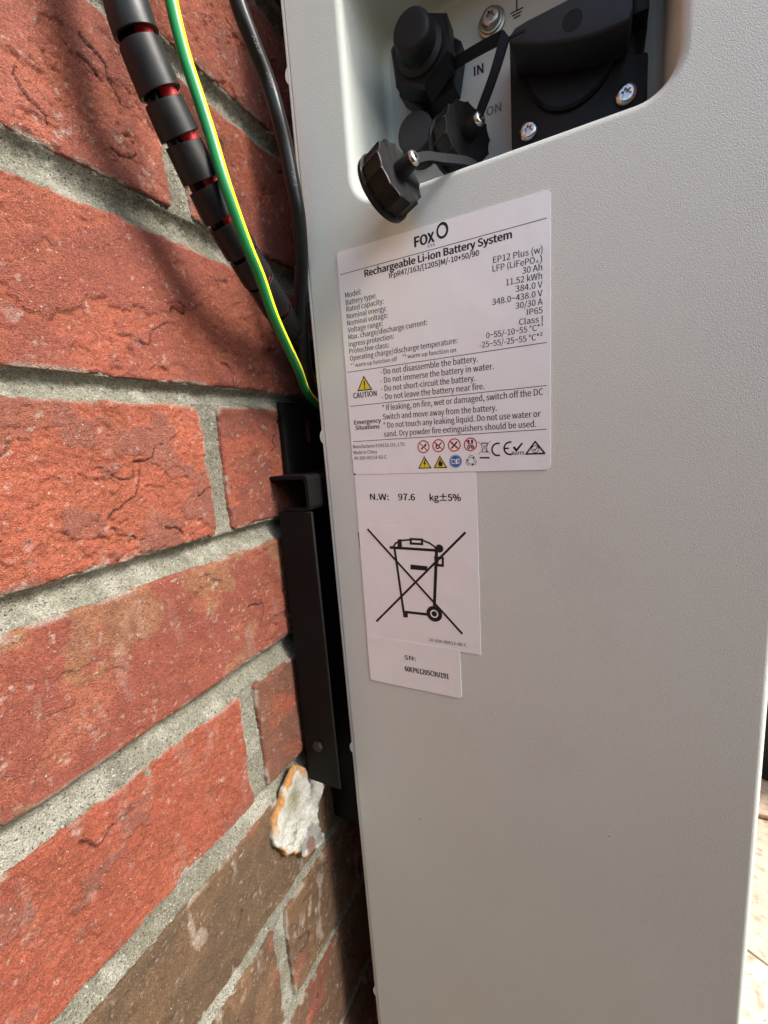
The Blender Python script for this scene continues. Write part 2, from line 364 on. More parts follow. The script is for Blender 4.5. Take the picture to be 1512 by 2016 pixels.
def setcol(o, C):
    a = o.data.color_attributes.new('Col', 'FLOAT_COLOR', 'POINT')
    a.data.foreach_set('color', np.c_[C, np.ones(len(C))].astype(np.float32).ravel())

WX0, WX1 = -900.0, 1130.0
coarse = None; KTOP = -13
def coarse_brick(w, seed):
    xs = np.linspace(0, w, 30); zs = np.linspace(0, 65, 12); xs = np.r_[xs[:1], 1.5, xs[1:-1], w-1.5, xs[-1:]]; zs = np.r_[zs[:1], 1.5, zs[1:-1], 63.5, zs[-1:]]
    X, Z = np.meshgrid(xs, zs); e = np.minimum(np.minimum(X, w-X), np.minimum(Z, 65-Z))
    H = 1.8*(fbm(X+seed*50, Z, 40, 3, seed)-0.5)+1.0*(fbm(X, Z, 9, 3, seed)-0.5); Y = np.where(e <= 1e-6, 16, -H+np.where(e < 1.6, 1.2, 0))
    t = fbm(X+seed*70, Z, 25, 4, seed+5)[..., None]; base = [(0.30, 0.078, 0.045), (0.25, 0.066, 0.045), (0.34, 0.085, 0.045), (0.20, 0.09, 0.06)][seed % 4]
    C = np.array(base)*(0.7+0.6*t); nz, nx = X.shape
    i, j = np.meshgrid(np.arange(nz-1), np.arange(nx-1), indexing='ij'); a = i*nx+j
    return np.stack([X, Y, Z], -1).reshape(-1, 3), np.stack([a, a+1, a+nx+1, a+nx], -1).reshape(-1, 4), C.reshape(-1, 3)
protos = []
rng = random.Random(11); nb = 0
for k in range(KTOP, 13):
    off = 0.0 if k % 2 else -112.5
    n0 = int(math.floor((WX0-off)/225)); n1 = int(math.ceil((WX1-off)/225))
    for n in range(n0, n1):
        x0 = off+225*n; x1 = x0+215
        if 0 <= k <= 9 and x1 > DX0 and x0 < DX1-3:
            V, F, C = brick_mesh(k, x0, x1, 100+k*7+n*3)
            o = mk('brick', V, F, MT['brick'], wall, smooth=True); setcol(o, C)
        else:
            if len(protos) < 6:
                V, F, C = coarse_brick(215, len(protos)); o = mk('brick', V, F, MT['brick'], wall, smooth=True); setcol(o, C); protos.append(o); o0 = o
                o.location = Vector((x0*S, 0, (U(k+1))*S))
            else:
                o = bpy.data.objects.new('brick', protos[rng.randrange(6)].data); COL.objects.link(o); o.parent = wall
                o.location = Vector((x0*S, 0, U(k+1)*S))
            o.scale = (1, 1, (Lz(k)-U(k+1))/65.0)
        nb += 1

# mortar: weather-struck bed joints (deep at the top edge, nearly flush at the bottom) and flat perpends
def mortar_detail():
    xs = np.arange(DX0-3, DX1+3, 0.75)
    rows = []
    for k in range(0, 10):
        rows += list(np.arange(U(k)+2.5, Lz(k)-2.5, -0.65)); st = 0.9 if k % 2 else 6.0
        rows += list(np.arange(Lz(k)-2.6, U(k+1)+2.6, -st))
    rows += list(np.arange(U(10)+2.5, Lz(10)-2.5, -0.65))
    zs = np.unique(np.array(rows))[::-1]
    X, Z = np.meshgrid(xs, zs); Y = np.full_like(X, 9.0); 
    for k in range(0, 11):
        u, l = U(k), Lz(k); v = (u-Z)/(u-l); inb = (v > -0.4) & (v < 1.4); vv = np.clip(v, 0, 1)
        wob = (fbm(X+k*40, Z, 45, 3, 500+k)-0.5)
        prof = 2.0+5.0*np.sin(np.pi*vv**0.8)+1.4*wob
        if k in (1, 2, 3): prof = 2.2+4.4*np.sin(np.pi*vv**0.8)+1.4*wob
        Y = np.where(inb, prof, Y)
    for k in range(0, 10):
        if k % 2:
            inb = (Z < Lz(k)+0.1) & (Z > U(k+1)-0.1) & (X > -14) & (X < 4)
            Y = np.where(inb, 3.2+1.0*(fbm(X, Z, 20, 2, 540+k)-0.5), Y)
    g = fbm(X, Z, 1.5, 3, 601, 0.7)-0.5; g2 = fbm(X, Z, 5, 3, 603)-0.5; g3 = fbm(X, Z, 22, 3, 605)
    Y = Y-1.5*g-1.2*g2
    t = g3[..., None]; C = np.array((0.225, 0.22, 0.175))*(0.66+0.68*t)*(0.75+1.0*(g[..., None]+0.5)*0.6)
    wv = sstep(0.55, 0.70, fbm(X, Z, 12, 4, 611))[..., None]*0.45; C = C*(1-wv)+np.array((0.46, 0.45, 0.39))*wv
    al = sstep(0.58, 0.72, fbm(X, Z, 30, 4, 613))[..., None]*0.5; C = C*(1-al)+np.array((0.18, 0.165, 0.12))*al
    nz, nx = X.shape; i, j = np.meshgrid(np.arange(nz-1), np.arange(nx-1), indexing='ij'); a = i*nx+j
    V = np.stack([X, Y, Z], -1).reshape(-1, 3); F = np.stack([a, a+nx, a+nx+1, a+1], -1).reshape(-1, 4)
    o = mk('mortar', V, F, MT['mortar'], wall, smooth=True); setcol(o, np.clip(C, 0.01, 1).reshape(-1, 3)); return zs[0], zs[-1]
zt, zb = mortar_detail()
g = G(); ztop, zbot = U(KTOP), -GZ-40
for a, b in (((WX0, ztop), (DX0-3, zbot)), ((DX1+2.25, ztop), (WX1+110, zbot)), ((DX0-3, ztop), (DX1+2.25, zt)), ((DX0-3, zb), (DX1+2.25, zbot))):
    nx, nz = max(2, int((b[0]-a[0])/20)), max(2, int((a[1]-b[1])/20))
    x = np.linspace(a[0], b[0], nx); z = np.linspace(a[1], b[1], nz); n = len(g.v)
    g.add([(xx, 4.5, zz) for zz in z for xx in x], [(i*nx+j, (i+1)*nx+j, (i+1)*nx+j+1, i*nx+j+1) for i in range(nz-1) for j in range(nx-1)])
g.box((WX0, 20, zbot), (WX1+110, 120, ztop))
o = g.build('mortar', MT['mortar'], wall); setcol(o, np.tile((0.33, 0.31, 0.25), (len(o.data.vertices), 1)))

# ------------------------------------------------------------------ battery cabinet
XP, YB, YF, ZT, ZB = 42.55, -30.6, -229.8, 260.0, -890.0
bat = thing('battery_cabinet', 'pale grey powder-coated battery cabinet hung on the brick wall', 'battery', (300, -130, -GZ))
# side panel with the connector opening
OY0, OY1, OZ0, OZ1, OR = -62.7, -192.6, -142.3, -42.0, 13.0
def rrect(y0, y1, z0, z1, r, n=10):
    out = []
    for cy, cz, a0 in ((y0-r, z1-r, 0), (y1+r, z1-r, 90), (y1+r, z0+r, 180), (y0-r, z0+r, 270)):
        for i in range(n+1):
            a = math.radians(a0+90*i/n); out.append((cy+r*math.cos(a), cz+r*math.sin(a)))
    return out
def panel_mesh():
    bm = bmesh.new(); lip = 3.2; PB = YB-2.6
    def loop(off, x): return [bm.verts.new((x, y, z)) for y, z in rrect(OY0+off, OY1-off, OZ0-off, OZ1+off, OR+off)]
    rings = []
    for i in range(9):
        a = math.pi/2*i/8; rings.append(loop(lip*(1-math.sin(a)), XP+lip*(1-math.cos(a))))
    rings.append(loop(-0.5, XP+24)); rings.append(loop(-1.0, XP+40)); 
    for i in range(1, 6):
        a = math.pi/2*i/5; rings.append(loop(-1.0-5*(1-math.cos(a)), XP+40+5*math.sin(a)))
    smooth = []
    for A, B in zip(rings, rings[1:]):
        n = len(A)
        for i in range(n): smooth.append(bm.faces.new((A[i], A[(i+1) % n], B[(i+1) % n], B[i])))
    fr = 2.5
    oc = [bm.verts.new((XP, y, z)) for y, z in ((PB, ZT), (YF+fr, ZT), (YF+fr, ZB), (PB, ZB))]
    oe = [bm.edges.new((oc[i], oc[(i+1) % 4])) for i in range(4)]
    ie = [bm.edges.get((rings[0][i], rings[0][(i+1) % len(rings[0])])) for i in range(len(rings[0]))]
    flat = bmesh.ops.triangle_fill(bm, use_beauty=True, use_dissolve=False, edges=oe+ie)['geom']
    prev = (oc[1], oc[2])
    for i in range(1, 9):
        a = math.pi/2*i/8; y, x = YF+fr-fr*math.sin(a), XP+fr-fr*math.cos(a)
        cur = (bm.verts.new((x, y, ZT)), bm.verts.new((x, y, ZB))); smooth.append(bm.faces.new((prev[0], prev[1], cur[1], cur[0]))); prev = cur
    far = (bm.verts.new((XP+600, YF, ZT)), bm.verts.new((XP+600, YF, ZB))); bm.faces.new((prev[0], prev[1], far[1], far[0]))
    back = (bm.verts.new((XP+600, PB, ZT)), bm.verts.new((XP+600, PB, ZB))); bm.faces.new((far[0], far[1], back[1], back[0]))
    # rounded back arris, and top / bottom / back
    pb = (oc[0], oc[3])
    for i in range(1, 4):
        a = math.pi/2*i/3; y, x = PB+0.8*math.sin(a), XP+0.8-0.8*math.cos(a)
        cur = (bm.verts.new((x, y, ZT)), bm.verts.new((x, y, ZB))); smooth.append(bm.faces.new((pb[0], pb[1], cur[1], cur[0]))); pb = cur
    bm.faces.new((pb[0], pb[1], back[1], back[0]))
    bm.normal_update(); bmesh.ops.recalc_face_normals(bm, faces=bm.faces)
    sset = set(f for f in smooth if f.is_valid)
    bm.verts.index_update(); bm.faces.ensure_lookup_table()
    V = [tuple(v.co) for v in bm.verts]; F = [[v.index for v in f.verts] for f in bm.faces]; sm = [f in sset for f in bm.faces]; bm.free()
    o = mk('side_panel', V, F, MT['powder'], bat); o.data.polygons.foreach_set('use_smooth', np.array(sm)); return o
side = panel_mesh()
G().box((XP+1, YB-2.9, ZT), (XP+599, YF+1, ZT+3)).build('top_cover', MT['powder'], bat, bevel=1)
g = G().box((XP+0.3, YB-2.0, ZB), (XP+599.6, YB, ZT)); g.build('back_cover', MT['powder'], bat, bevel=0.5)
for zc in (-76, -251, -445, -638):
    poly = [(YB-0.6, zc-4.2)]+[(YB-0.6+1.9*math.sin(math.pi*i/8)**0.7, zc-4+8*i/8) for i in range(9)]+[(YB-0.6, zc+4.2)]
    G().prism(poly, XP+0.1, XP+3.2).build('rivet', MT['powder'], bat, bevel=0.2, seg=1)
for x in (110, 560):
    G().box((x, YB-40, -GZ), (x+50, YF+20, ZB+2)).build('foot', MT['black'], bat, bevel=3)
# recess floor
tp = G().prism([(y, z) for y, z in rrect(OY0+4, OY1-4, OZ0-4, OZ1+4, 12)], XP+44.6, XP+47).build('terminal_plate', MT['plate'], bat)

# ------ text and print helpers
_font = {}
try:                                        # the sans-serif that ships inside Blender itself
    import os
    FONT = bpy.data.fonts.load(os.path.join(bpy.utils.system_resource('DATAFILES'), 'fonts', 'Noto Sans CJK Regular.woff2'))
except Exception:
    FONT = None
def text_mesh(s, bold=0.0):
    key = (s, bold)
    if key in _font: return _font[key]
    c = bpy.data.curves.new('t', 'FONT'); c.body = s; c.size = 1.0; c.resolution_u = 3; c.offset = bold; c.fill_mode = 'FRONT'
    if FONT: c.font = FONT
    o = bpy.data.objects.new('t', c); COL.objects.link(o)
    dg = bpy.context.evaluated_depsgraph_get(); me = bpy.data.meshes.new_from_object(o.evaluated_get(dg))
    v = np.array([tuple(q.co) for q in me.vertices]); f = [tuple(p.vertices) for p in me.polygons]
    bpy.data.objects.remove(o); bpy.data.curves.remove(c); bpy.data.meshes.remove(me)
    _font[key] = (v, f); return v, f
CAP = text_mesh('H')[0][:, 1].max()
class Print:
    """flat ink shapes on a plane facing -x: u runs right (towards -y), v runs down, in mm from (Y0, Z0)"""
    def __init__(s, Y0, Z0, X): s.Y0, s.Z0, s.X, s.g = Y0, Z0, X, {}
    def put(s, ink, uv, f, lift=0.0):
        s.g.setdefault(ink, G()).add([(s.X-lift, s.Y0-u, s.Z0-v) for u, v in uv], f)
    def text(s, t, a, b, h, bold=0.0, ink='ink'):
        v, f = text_mesh(t); x0, x1 = v[:, 0].min(), v[:, 0].max()
        k = (v[:, 0]-x0)/(x1-x0); uu = a[0]+(b[0]-a[0])*k; vv = a[1]+(b[1]-a[1])*k-v[:, 1]*(h/CAP)
        d = 0.015*h+bold*h*1.6
        for q, (du, dv) in enumerate(((-d, 0), (d, 0), (0, -d*0.6), (0, d*0.6)) if bold else ((-d, 0), (d, 0))): s.put(ink, list(zip(uu+du, vv+dv)), f, 0.0012*q)
    def poly(s, ink, pts, lift=0.0): s.put(ink, pts, [list(range(len(pts)))], lift)
    def stroke(s, ink, pts, w, closed=False, lift=0.0):
        P = [np.array(p, float) for p in pts]; n = len(P); seg = n if closed else n-1
        for i in range(seg):
            a, b = P[i], P[(i+1) % n]; d = (b-a)/np.linalg.norm(b-a); q = np.array((-d[1], d[0]))*w/2; e = d*(w*0.5 if (closed or 0 < i) else 0); e2 = d*(w*0.5 if (closed or i < seg-1) else 0)
            s.put(ink, [a-e*0.6+q, b+e2*0.6+q, b+e2*0.6-q, a-e*0.6-q], [(0, 1, 2, 3)], lift+0.0015*i)
    def ring(s, ink, c, r0, r1, a0=0, a1=360, N=40, sy=1.0, lift=0.0):
        n = N+1; A = [math.radians(a0+(a1-a0)*i/N) for i in range(n)]
        s.put(ink, [(c[0]+r*math.cos(a), c[1]-r*sy*math.sin(a)) for r in (r0, r1) for a in A], [(i, i+1, n+i+1, n+i) for i in range(N)], lift)
    def disc(s, ink, c, r, N=36, lift=0.0, sy=1.0): s.poly(ink, [(c[0]+r*math.cos(2*math.pi*i/N), c[1]+r*sy*math.sin(2*math.pi*i/N)) for i in range(N)], lift)
    def build(s, parent):
        nm = dict(ink='black_print', greyink='grey_print', redink='red_print', yellowink='yellow_print', blueink='blue_print', whiteink='white_print')
        for k, g in s.g.items(): tag(g.build(nm[k], MT[k], parent), kind='stuff')
def sticker(name, poly, x, th=0.12):
    return G().prism(poly, x-th, x+0.03).build(name, MT['label'], bat)

LY, LZ = -49.6, -161.0
def uvp(pts): return [(LY-u, LZ-v) for u, v in pts]
def ruv(u0, v0, u1, v1, r, n=6, skew=0.0, mask='1111'):
    out = []
    for (cu, cv, a0, m) in ((u1-r, v0+r, -90, mask[1]), (u1-r, v1-r, 0, mask[2]), (u0+r, v1-r, 90, mask[3]), (u0+r, v0+r, 180, mask[0])):
        if m == '1':
            for i in range(n+1):
                a = math.radians(a0+90*i/n); out.append((cu+r*math.cos(a), cv+r*math.sin(a)))
        else: out.append((cu+r*(1 if a0 in (-90, 0) else -1), cv+r*(1 if a0 in (0, 90) else -1)))
    return out
# dark slivers that peek out behind the stickers
G().prism(uvp([(-0.55, 103.2), (0.8, 103.2), (0.8, 112.6), (-0.1, 112.3)]), XP-0.03, XP+0.02).build('dark_sliver', MT['dark'], bat)
G().prism(uvp([(-0.75, 144.0), (0.8, 144.0), (0.8, 154.0), (-0.5, 154.0)]), XP-0.03, XP+0.02).build('dark_sliver', MT['dark'], bat)
# rating label
lab = sticker('rating_label', uvp([(u-(1.0-v/112)*-0.0+(-1.0 if u < 5 else 0)*(v/112.0)+(0.7 if u < 5 else 0.9*(1-v/112.0)), v+0.9*u/100) for u, v in ruv(0, 0, 100.2, 111.6, 2.0)]), XP, 0.16)
lab['label'] = 'large white rating label with battery data'
pr = Print(LY, LZ, XP-0.19)
for t, a, b, h, bo in [
 ('FOX', (42.6, 7.8), (51.98, 7.83), 4.1, 0.030), ('ESS', (48.9, 9.6), (52.25, 9.67), 1.1, 0.0),
 ('Rechargeable Li-ion Battery System', (15.57, 14.56), (85.8, 14.99), 3.0, 0.030), ('IFpR47/163/[120S]M/-10+50/90', (28.68, 18.04), (71.9, 18.37), 2.2, 0.016),
 ('Model:', (3.62, 21.92), (12.83, 21.94), 2.45, 0), ('Battery type:', (3.65, 25.39), (20.96, 25.43), 2.45, 0), ('Rated capacity:', (3.6, 28.57), (24.76, 28.74), 2.45, 0), ('Nominal energy:', (3.54, 31.99), (26.02, 32.32), 2.45, 0),
 ('Nominal voltage:', (3.49, 35.27), (26.45, 35.54), 2.45, 0), ('Voltage range:', (3.52, 38.66), (23.5, 38.82), 2.45, 0), ('Max. charge/discharge current:', (3.47, 42.06), (46.57, 42.49), 2.45, 0),
 ('Ingress protection:', (3.39, 45.63), (29.0, 45.82), 2.45, 0), ('Protective class:', (3.34, 48.99), (25.97, 49.27), 2.45, 0), ('Operating charge/discharge temperature:', (3.37, 52.53), (60.63, 52.92), 2.45, 0),
 ('*\u00b9 warm up function off', (3.52, 55.87), (30.0, 56.38), 1.9, 0), ('*\u00b2 warm up function on', (32.95, 55.9), (59.86, 56.69), 1.9, 0),
 ('EP12 Plus (w)', (77.91, 22.9), (97.93, 23.5), 2.45, 0), ('LFP (LiFePO', (77.6, 26.3), (94.9, 26.9), 2.45, 0), ('4', (95.3, 27.1), (96.25, 27.1), 1.2, 0), (')', (96.9, 26.95), (97.7, 26.98), 2.45, 0), ('30 Ah', (89.86, 29.9), (97.68, 30.2), 2.45, 0), ('11.52 kWh', (83.1, 33.0), (97.64, 33.5), 2.45, 0),
 ('384.0 V', (87.02, 36.5), (97.79, 36.8), 2.45, 0), ('348.0~438.0 V', (77.04, 39.7), (97.75, 40.2), 2.45, 0), ('30/30 A', (86.87, 43.2), (97.71, 43.5), 2.45, 0), ('IP65', (91.47, 46.6), (97.67, 46.9), 2.45, 0),
 ('Class I', (88.16, 50.0), (97.64, 50.3), 2.45, 0), ('0~55/-10~55 \u00b0C*\u00b9', (73.97, 53.1), (97.6, 53.6), 2.45, 0), ('-25~55/-25~55 \u00b0C*\u00b2', (70.86, 56.7), (97.55, 57.3), 2.45, 0),
 ('CAUTION', (3.62, 71.5), (17.29, 71.64), 2.6, 0.014),
 ('- Do not disassemble the battery.', (20.13, 61.7), (69.79, 62.47), 2.75, 0), ('- Do not immerse the battery in water.', (20.05, 65.8), (76.76, 66.66), 2.75, 0), ('- Do not short-circuit the battery.', (20.07, 69.9), (68.31, 70.74), 2.75, 0), ('- Do not leave the battery near fire.', (20.0, 74.0), (72.38, 74.8), 2.75, 0),
 ('* If leaking, on fire, wet or damaged, switch off the DC', (20.01, 79.4), (97.43, 80.19), 2.75, 0), ('Switch and move away from the battery.', (20.01, 83.9), (77.63, 84.96), 2.75, 0), ('* Do not touch any leaking liquid. Do not use water or', (19.93, 88.2), (96.35, 89.32), 2.75, 0), ('sand. Dry powder fire extinguishers should be used.', (19.83, 92.6), (94.47, 93.51), 2.75, 0),
 ('Emergency', (2.69, 85.0), (18.62, 85.11), 2.05, 0.022), ('Situations', (3.2, 87.8), (17.57, 88.1), 2.05, 0.022),
 ('RoHS', (83.9, 105.3), (89.25, 105.3), 1.5, 0.012)]: pr.text(t, a, b, h, bo)
for t, a, b in [('Manufacturer:FOXESS CO., LTD.', (0.9, 97.5), (31.6, 98.0)), ('Made in China', (0.9, 100.6), (14.98, 100.88)), ('99-200-00154-02-C', (0.9, 103.7), (20.48, 103.88))]: pr.text(t, a, b, 1.75, 0, 'ink')
for a, b in (((1.71, 10.52), (99.6, 11.18)), ((1.19, 58.02), (99.2, 58.86)), ((1.09, 75.39), (99.1, 76.45)), ((1.22, 93.9), (98.8, 94.89))): pr.stroke('ink', [a, b], 0.28)
for q, (a0, a1, w) in enumerate(((20, 385, 0.85), (150, 470, 0.7))): pr.ring('ink', (55.9+0.15*q, 4.3-0.1*q), 1.85+0.2*q, 1.85+0.2*q+w, a0, a1, 48, 1.22, 0.002*q)
def tri(pts, edge=0.55):
    pr.poly('ink', pts); c = np.mean(pts, axis=0); pr.poly('yellowink', [tuple(c+(np.array(p)-c)*(1-edge*0.42)) for p in pts], 0.012)
tri([(10.7, 60.8), (15.1, 68.4), (6.2, 68.2)], 0.5); pr.poly('ink', [(10.3, 63.4), (11.1, 63.4), (10.95, 66.2), (10.45, 66.2)], 0.025); pr.disc('ink', (10.7, 67.0), 0.42, 16, 0.025)
tri([(41.3, 103.6), (44.9, 109.9), (37.7, 109.8)]); pr.poly('ink', [(41.6, 105.2), (40.6, 107.5), (41.2, 107.5), (40.9, 109.2), (42.1, 106.9), (41.5, 106.9), (42.1, 105.2)], 0.025)
tri([(49.5, 103.7), (53.1, 110.05), (45.9, 109.9)]); pr.poly('ink', [(49.6, 105.2), (48.4, 107.6), (48.7, 109.0), (50.2, 109.2), (50.9, 107.8), (50.3, 106.6), (50.0, 107.2)], 0.025)
for i, c in enumerate(((41.2, 99.0), (49.05, 98.95), (57.02, 99.12), (64.89, 99.31))):
    pr.ring('redink', c, 2.65, 3.2, N=36)
    if i == 0: pr.poly('ink', [(c[0]-1.6, c[1]+1.1), (c[0]-0.9, c[1]+1.5), (c[0]+0.2, c[1]+0.2), (c[0]-0.2, c[1]-0.2)]); pr.poly('ink', [(c[0]+0.2, c[1]-0.6), (c[0]+1.5, c[1]-1.7), (c[0]+1.6, c[1]-0.4), (c[0]+0.7, c[1]+0.2)])
    if i == 1: pr.ring('ink', (c[0]-0.5, c[1]+0.6), 0.5, 1.1, N=16); pr.stroke('ink', [(c[0]+0.2, c[1]-0.1), (c[0]+1.7, c[1]-1.5)], 0.6, lift=0.003); pr.stroke('ink', [(c[0]-1.6, c[1]-1.3), (c[0]-0.9, c[1]-0.3)], 0.5)
    if i == 2: pr.stroke('ink', [(c[0]-1.6, c[1]-1.5), (c[0]+1.5, c[1]+1.5)], 0.75); pr.stroke('ink', [(c[0]+1.5, c[1]-1.5), (c[0]-1.5, c[1]+1.6)], 0.7, lift=0.004)
    if i == 3:
        for dx in (-0.85, 0.85): pr.poly('ink', [(c[0]+dx-0.5, c[1]-2.1), (c[0]+dx+0.5, c[1]-2.1), (c[0]+dx+0.4, c[1]-0.2), (c[0]+dx-0.4, c[1]-0.2)]); pr.ring('ink', (c[0]+dx, c[1]+1.2), 0.3, 0.75, N=14, sy=1.3)
    pr.stroke('redink', [(c[0]-2.0, c[1]-2.0), (c[0]+2.0, c[1]+2.0)], 0.5, lift=0.02)
pr.disc('blueink', (57.3, 106.95), 3.15); pr.ring('whiteink', (57.3, 106.95), 2.72, 2.86, lift=0.012)
pr.poly('whiteink', [(55.3, 105.6), (57.1, 106.0), (57.1, 108.4), (55.3, 108.0)], 0.012); pr.poly('blueink', [(55.6, 106.0), (56.85, 106.3), (56.85, 108.0), (55.6, 107.7)], 0.02)
pr.poly('whiteink', [(57.4, 106.0), (59.2, 105.6), (59.2, 108.0), (57.4, 108.4)], 0.012); pr.poly('blueink', [(58.2, 106.3), (58.9, 106.1), (58.9, 107.6), (58.2, 107.8)], 0.02)
for q in range(3):                                             # recycling loop
    a = math.radians(90+120*q); c = (64.95+1.75*math.cos(a), 107.1-1.75*math.sin(a)); t = a-math.pi/2
    P = lambda x, y: (c[0]+x*math.cos(t)-y*math.sin(t)*-1*-1, c[1]-(x*math.sin(t)+y*math.cos(t)))
    pr.stroke('ink', [P(-1.5, -0.5), P(-0.7, 0.75), P(0.7, 0.75), P(1.2, 0.0)], 0.24); pr.stroke('ink', [P(-0.8, -0.75), P(-0.2, 0.0), P(0.6, -0.1)], 0.22, lift=0.004)
    pr.poly('ink', [P(0.5, -0.3), P(1.9, 0.2), P(1.3, -1.2)], 0.006)
def bin_symbol(p, o, k, w, cross=True):
    def T(u, v): return (o[0]+(u-33.2)*k, o[1]+(v-169.0)*k)
    s_ = lambda pts, ww, **kw: p.stroke('ink', [T(*q) for q in pts], ww*k*w, **kw)
    s_([(18.4, 151.75), (45.4, 152.1)], 1.5); s_([(21.2, 151.9), (24.1, 188.2)], 1.35, lift=0.004); s_([(45.1, 152.1), (42.2, 182.6)], 1.7, lift=0.005)
    s_([(20.6, 151.3), (22.1, 149.2), (25.9, 147.6), (30.6, 147.0), (34.3, 146.8), (38.0, 147.1), (41.5, 148.4), (43.9, 149.9), (45.2, 151.8)], 0.95, lift=0.006)
    p.poly('ink', [T(*q) for q in [(30.5, 146.0), (38.1, 146.1), (37.9, 149.7), (30.3, 149.6)]], 0.02); p.poly('whiteink', [T(*q) for q in [(31.7, 147.2), (36.8, 147.3), (36.7, 148.5), (31.6, 148.4)]], 0.03)
    p.poly('ink', [T(*q) for q in [(23.4, 147.1), (25.8, 146.9), (25.7, 151.5), (23.2, 151.5)]], 0.021); p.disc('ink', T(46.7, 151.0), 2.15*k, 24, 0.022)
    p.poly('ink', [T(*q) for q in [(30.0, 160.6), (39.6, 160.9), (39.4, 163.4), (29.8, 163.3)]], 0.001)
    p.poly('ink', [T(*q) for q in [(43.6, 155.3), (48.9, 155.4), (48.6, 160.7), (43.8, 160.6)]], 0.024); p.poly('whiteink', [T(*q) for q in [(46.0, 157.4), (47.6, 156.4), (47.5, 159.3), (45.6, 159.2)]], 0.03)
    s_([(24.1, 188.0), (39, 187.8)], 1.5, lift=0.008); p.poly('ink', [T(*q) for q in [(23.6, 187.6), (26.6, 187.5), (26.4, 191.1), (23.7, 191.2)]], 0.023)
    p.disc('ink', T(41.9, 187.0), 4.4*k, 36, 0.025); p.ring('whiteink', T(41.9, 187.0), 1.55*k, 2.25*k, N=30, lift=0.032)
    s_([(5.6, 141.9), (56.8, 196.2)], 1.15, lift=0.036); s_([(60.7, 142.1), (6.5, 195.9)], 1.2, lift=0.038)
bin_symbol(pr, (71.5, 101.2), 0.108, 1.5); pr.poly('ink', [(69.1, 105.5), (73.75, 105.7), (73.75, 106.4), (69.1, 106.2)])
pr.ring('ink', (77.6, 102.4), 2.3, 3.0, 70, 290, 24, 1.05); pr.ring('ink', (83.1, 102.2), 2.3, 3.0, 75, 285, 24, 1.05); pr.poly('ink', [(80.3, 101.85), (82.6, 101.85), (82.6, 102.55), (80.3, 102.55)], 0.004)
pr.poly('ink', [(84.3, 102.0), (85.1, 101.4), (85.9, 102.6), (88.3, 99.9), (88.8, 100.4), (85.9, 104.1)])
pr.stroke('ink', [(94.0, 99.9), (97.9, 105.3), (90.0, 105.2)], 0.7, closed=True); pr.ring('ink', (94.0, 103.2), 1.35, 1.65, N=24); pr.stroke('ink', [(93.2, 103.1), (93.8, 103.8), (94.9, 102.4)], 0.4)
pr.build(lab)
# weight, bin and serial stickers, each lapping a little over the next
s1 = sticker('weight_label', uvp([(0.1, 111.9), (66.9, 112.6), (66.8, 140.2), (0.0, 139.5)]), XP, 0.10); s1['label'] = 'small white net weight label'
p1 = Print(LY, LZ, XP-0.13)
for t, a, b in (('N.W:', (8.81, 125.57), (19.81, 125.76)), ('97.6', (25.53, 125.79), (34.86, 125.97)), ('kg\u00b15%', (43.04, 126.2), (59.0, 126.39))): p1.text(t, a, b, 3.3, 0.018)
p1.build(s1)
s2 = sticker('bin_label', uvp([(-0.1, 139.3), (66.8, 140.0), (66.0, 206.6), (-0.5, 205.6)]), XP, 0.14); s2['label'] = 'white label with crossed-out wheeled bin'
p2 = Print(LY, LZ, XP-0.17); bin_symbol(p2, (33.2, 169.0), 1.0, 1.0); p2.text('10-200-00612-00-C', (38.2, 203.1), (58.8, 203.1), 1.7, 0.0); p2.build(s2)
s3 = sticker('serial_label', uvp(ruv(-0.6, 205.4, 54.8, 233.6, 1.6, mask='0111')), XP, 0.18); s3['label'] = 'small white serial number label'
p3 = Print(LY, LZ, XP-0.21); p3.text('SN:', (22.6, 216.4), (29.4, 216.1), 2.5, 0.012); p3.text('60EP61205C9U191', (22.4, 223.5), (48.1, 223.4), 2.9, 0.022); p3.build(s3)

# ------ connectors in the recess
PX = XP+44.6
# cable gland: two hexagon nuts and a domed blanking cap
hexr = lambda t, j, r: r if r < 12.5 else r*math.cos(math.pi/6)/math.cos((t % (math.pi/3))-math.pi/6)
ax = (-1, 0, 0); gc = (PX, -91.6, -75.0)
gl = G(); lathe(gl, gc, ax, [(-1, 17.5), (9.5, 17.5), (10.5, 16.6)], 60, hexr, 0.3)
gland = recalc(gl.build('cable_gland', MT['black'], bat)); sharp(gland, 25)
gl = G(); lathe(gl, gc, ax, [(10.2, 14.2), (11.5, 16.6), (21.0, 16.6), (22.6, 15.0)], 60, hexr, 0.62); sharp(recalc(gl.build('gland_nut', MT['black'], gland)), 25)
gl = G(); lathe(gl, gc, ax, [(22.0, 11.8), (24, 11.6), (25.5, 9.3), (32.3, 9.0), (33.6, 8.5), (34.3, 7.6), (34.5, 6.0), (34.4, 3.0)], 48); sharp(recalc(gl.build('blanking_plug', MT['blackmatt'], gland)), 40)
# round communication port with its cover
gl = G(); lathe(gl, (PX, -83.5, -101.5), ax, [(-1, 11), (3, 11), (3.2, 9.6), (12, 9.6), (13, 9.0), (13.3, 8.2)], 40); sharp(recalc(gl.build('port_cover', MT['grey'], bat)))
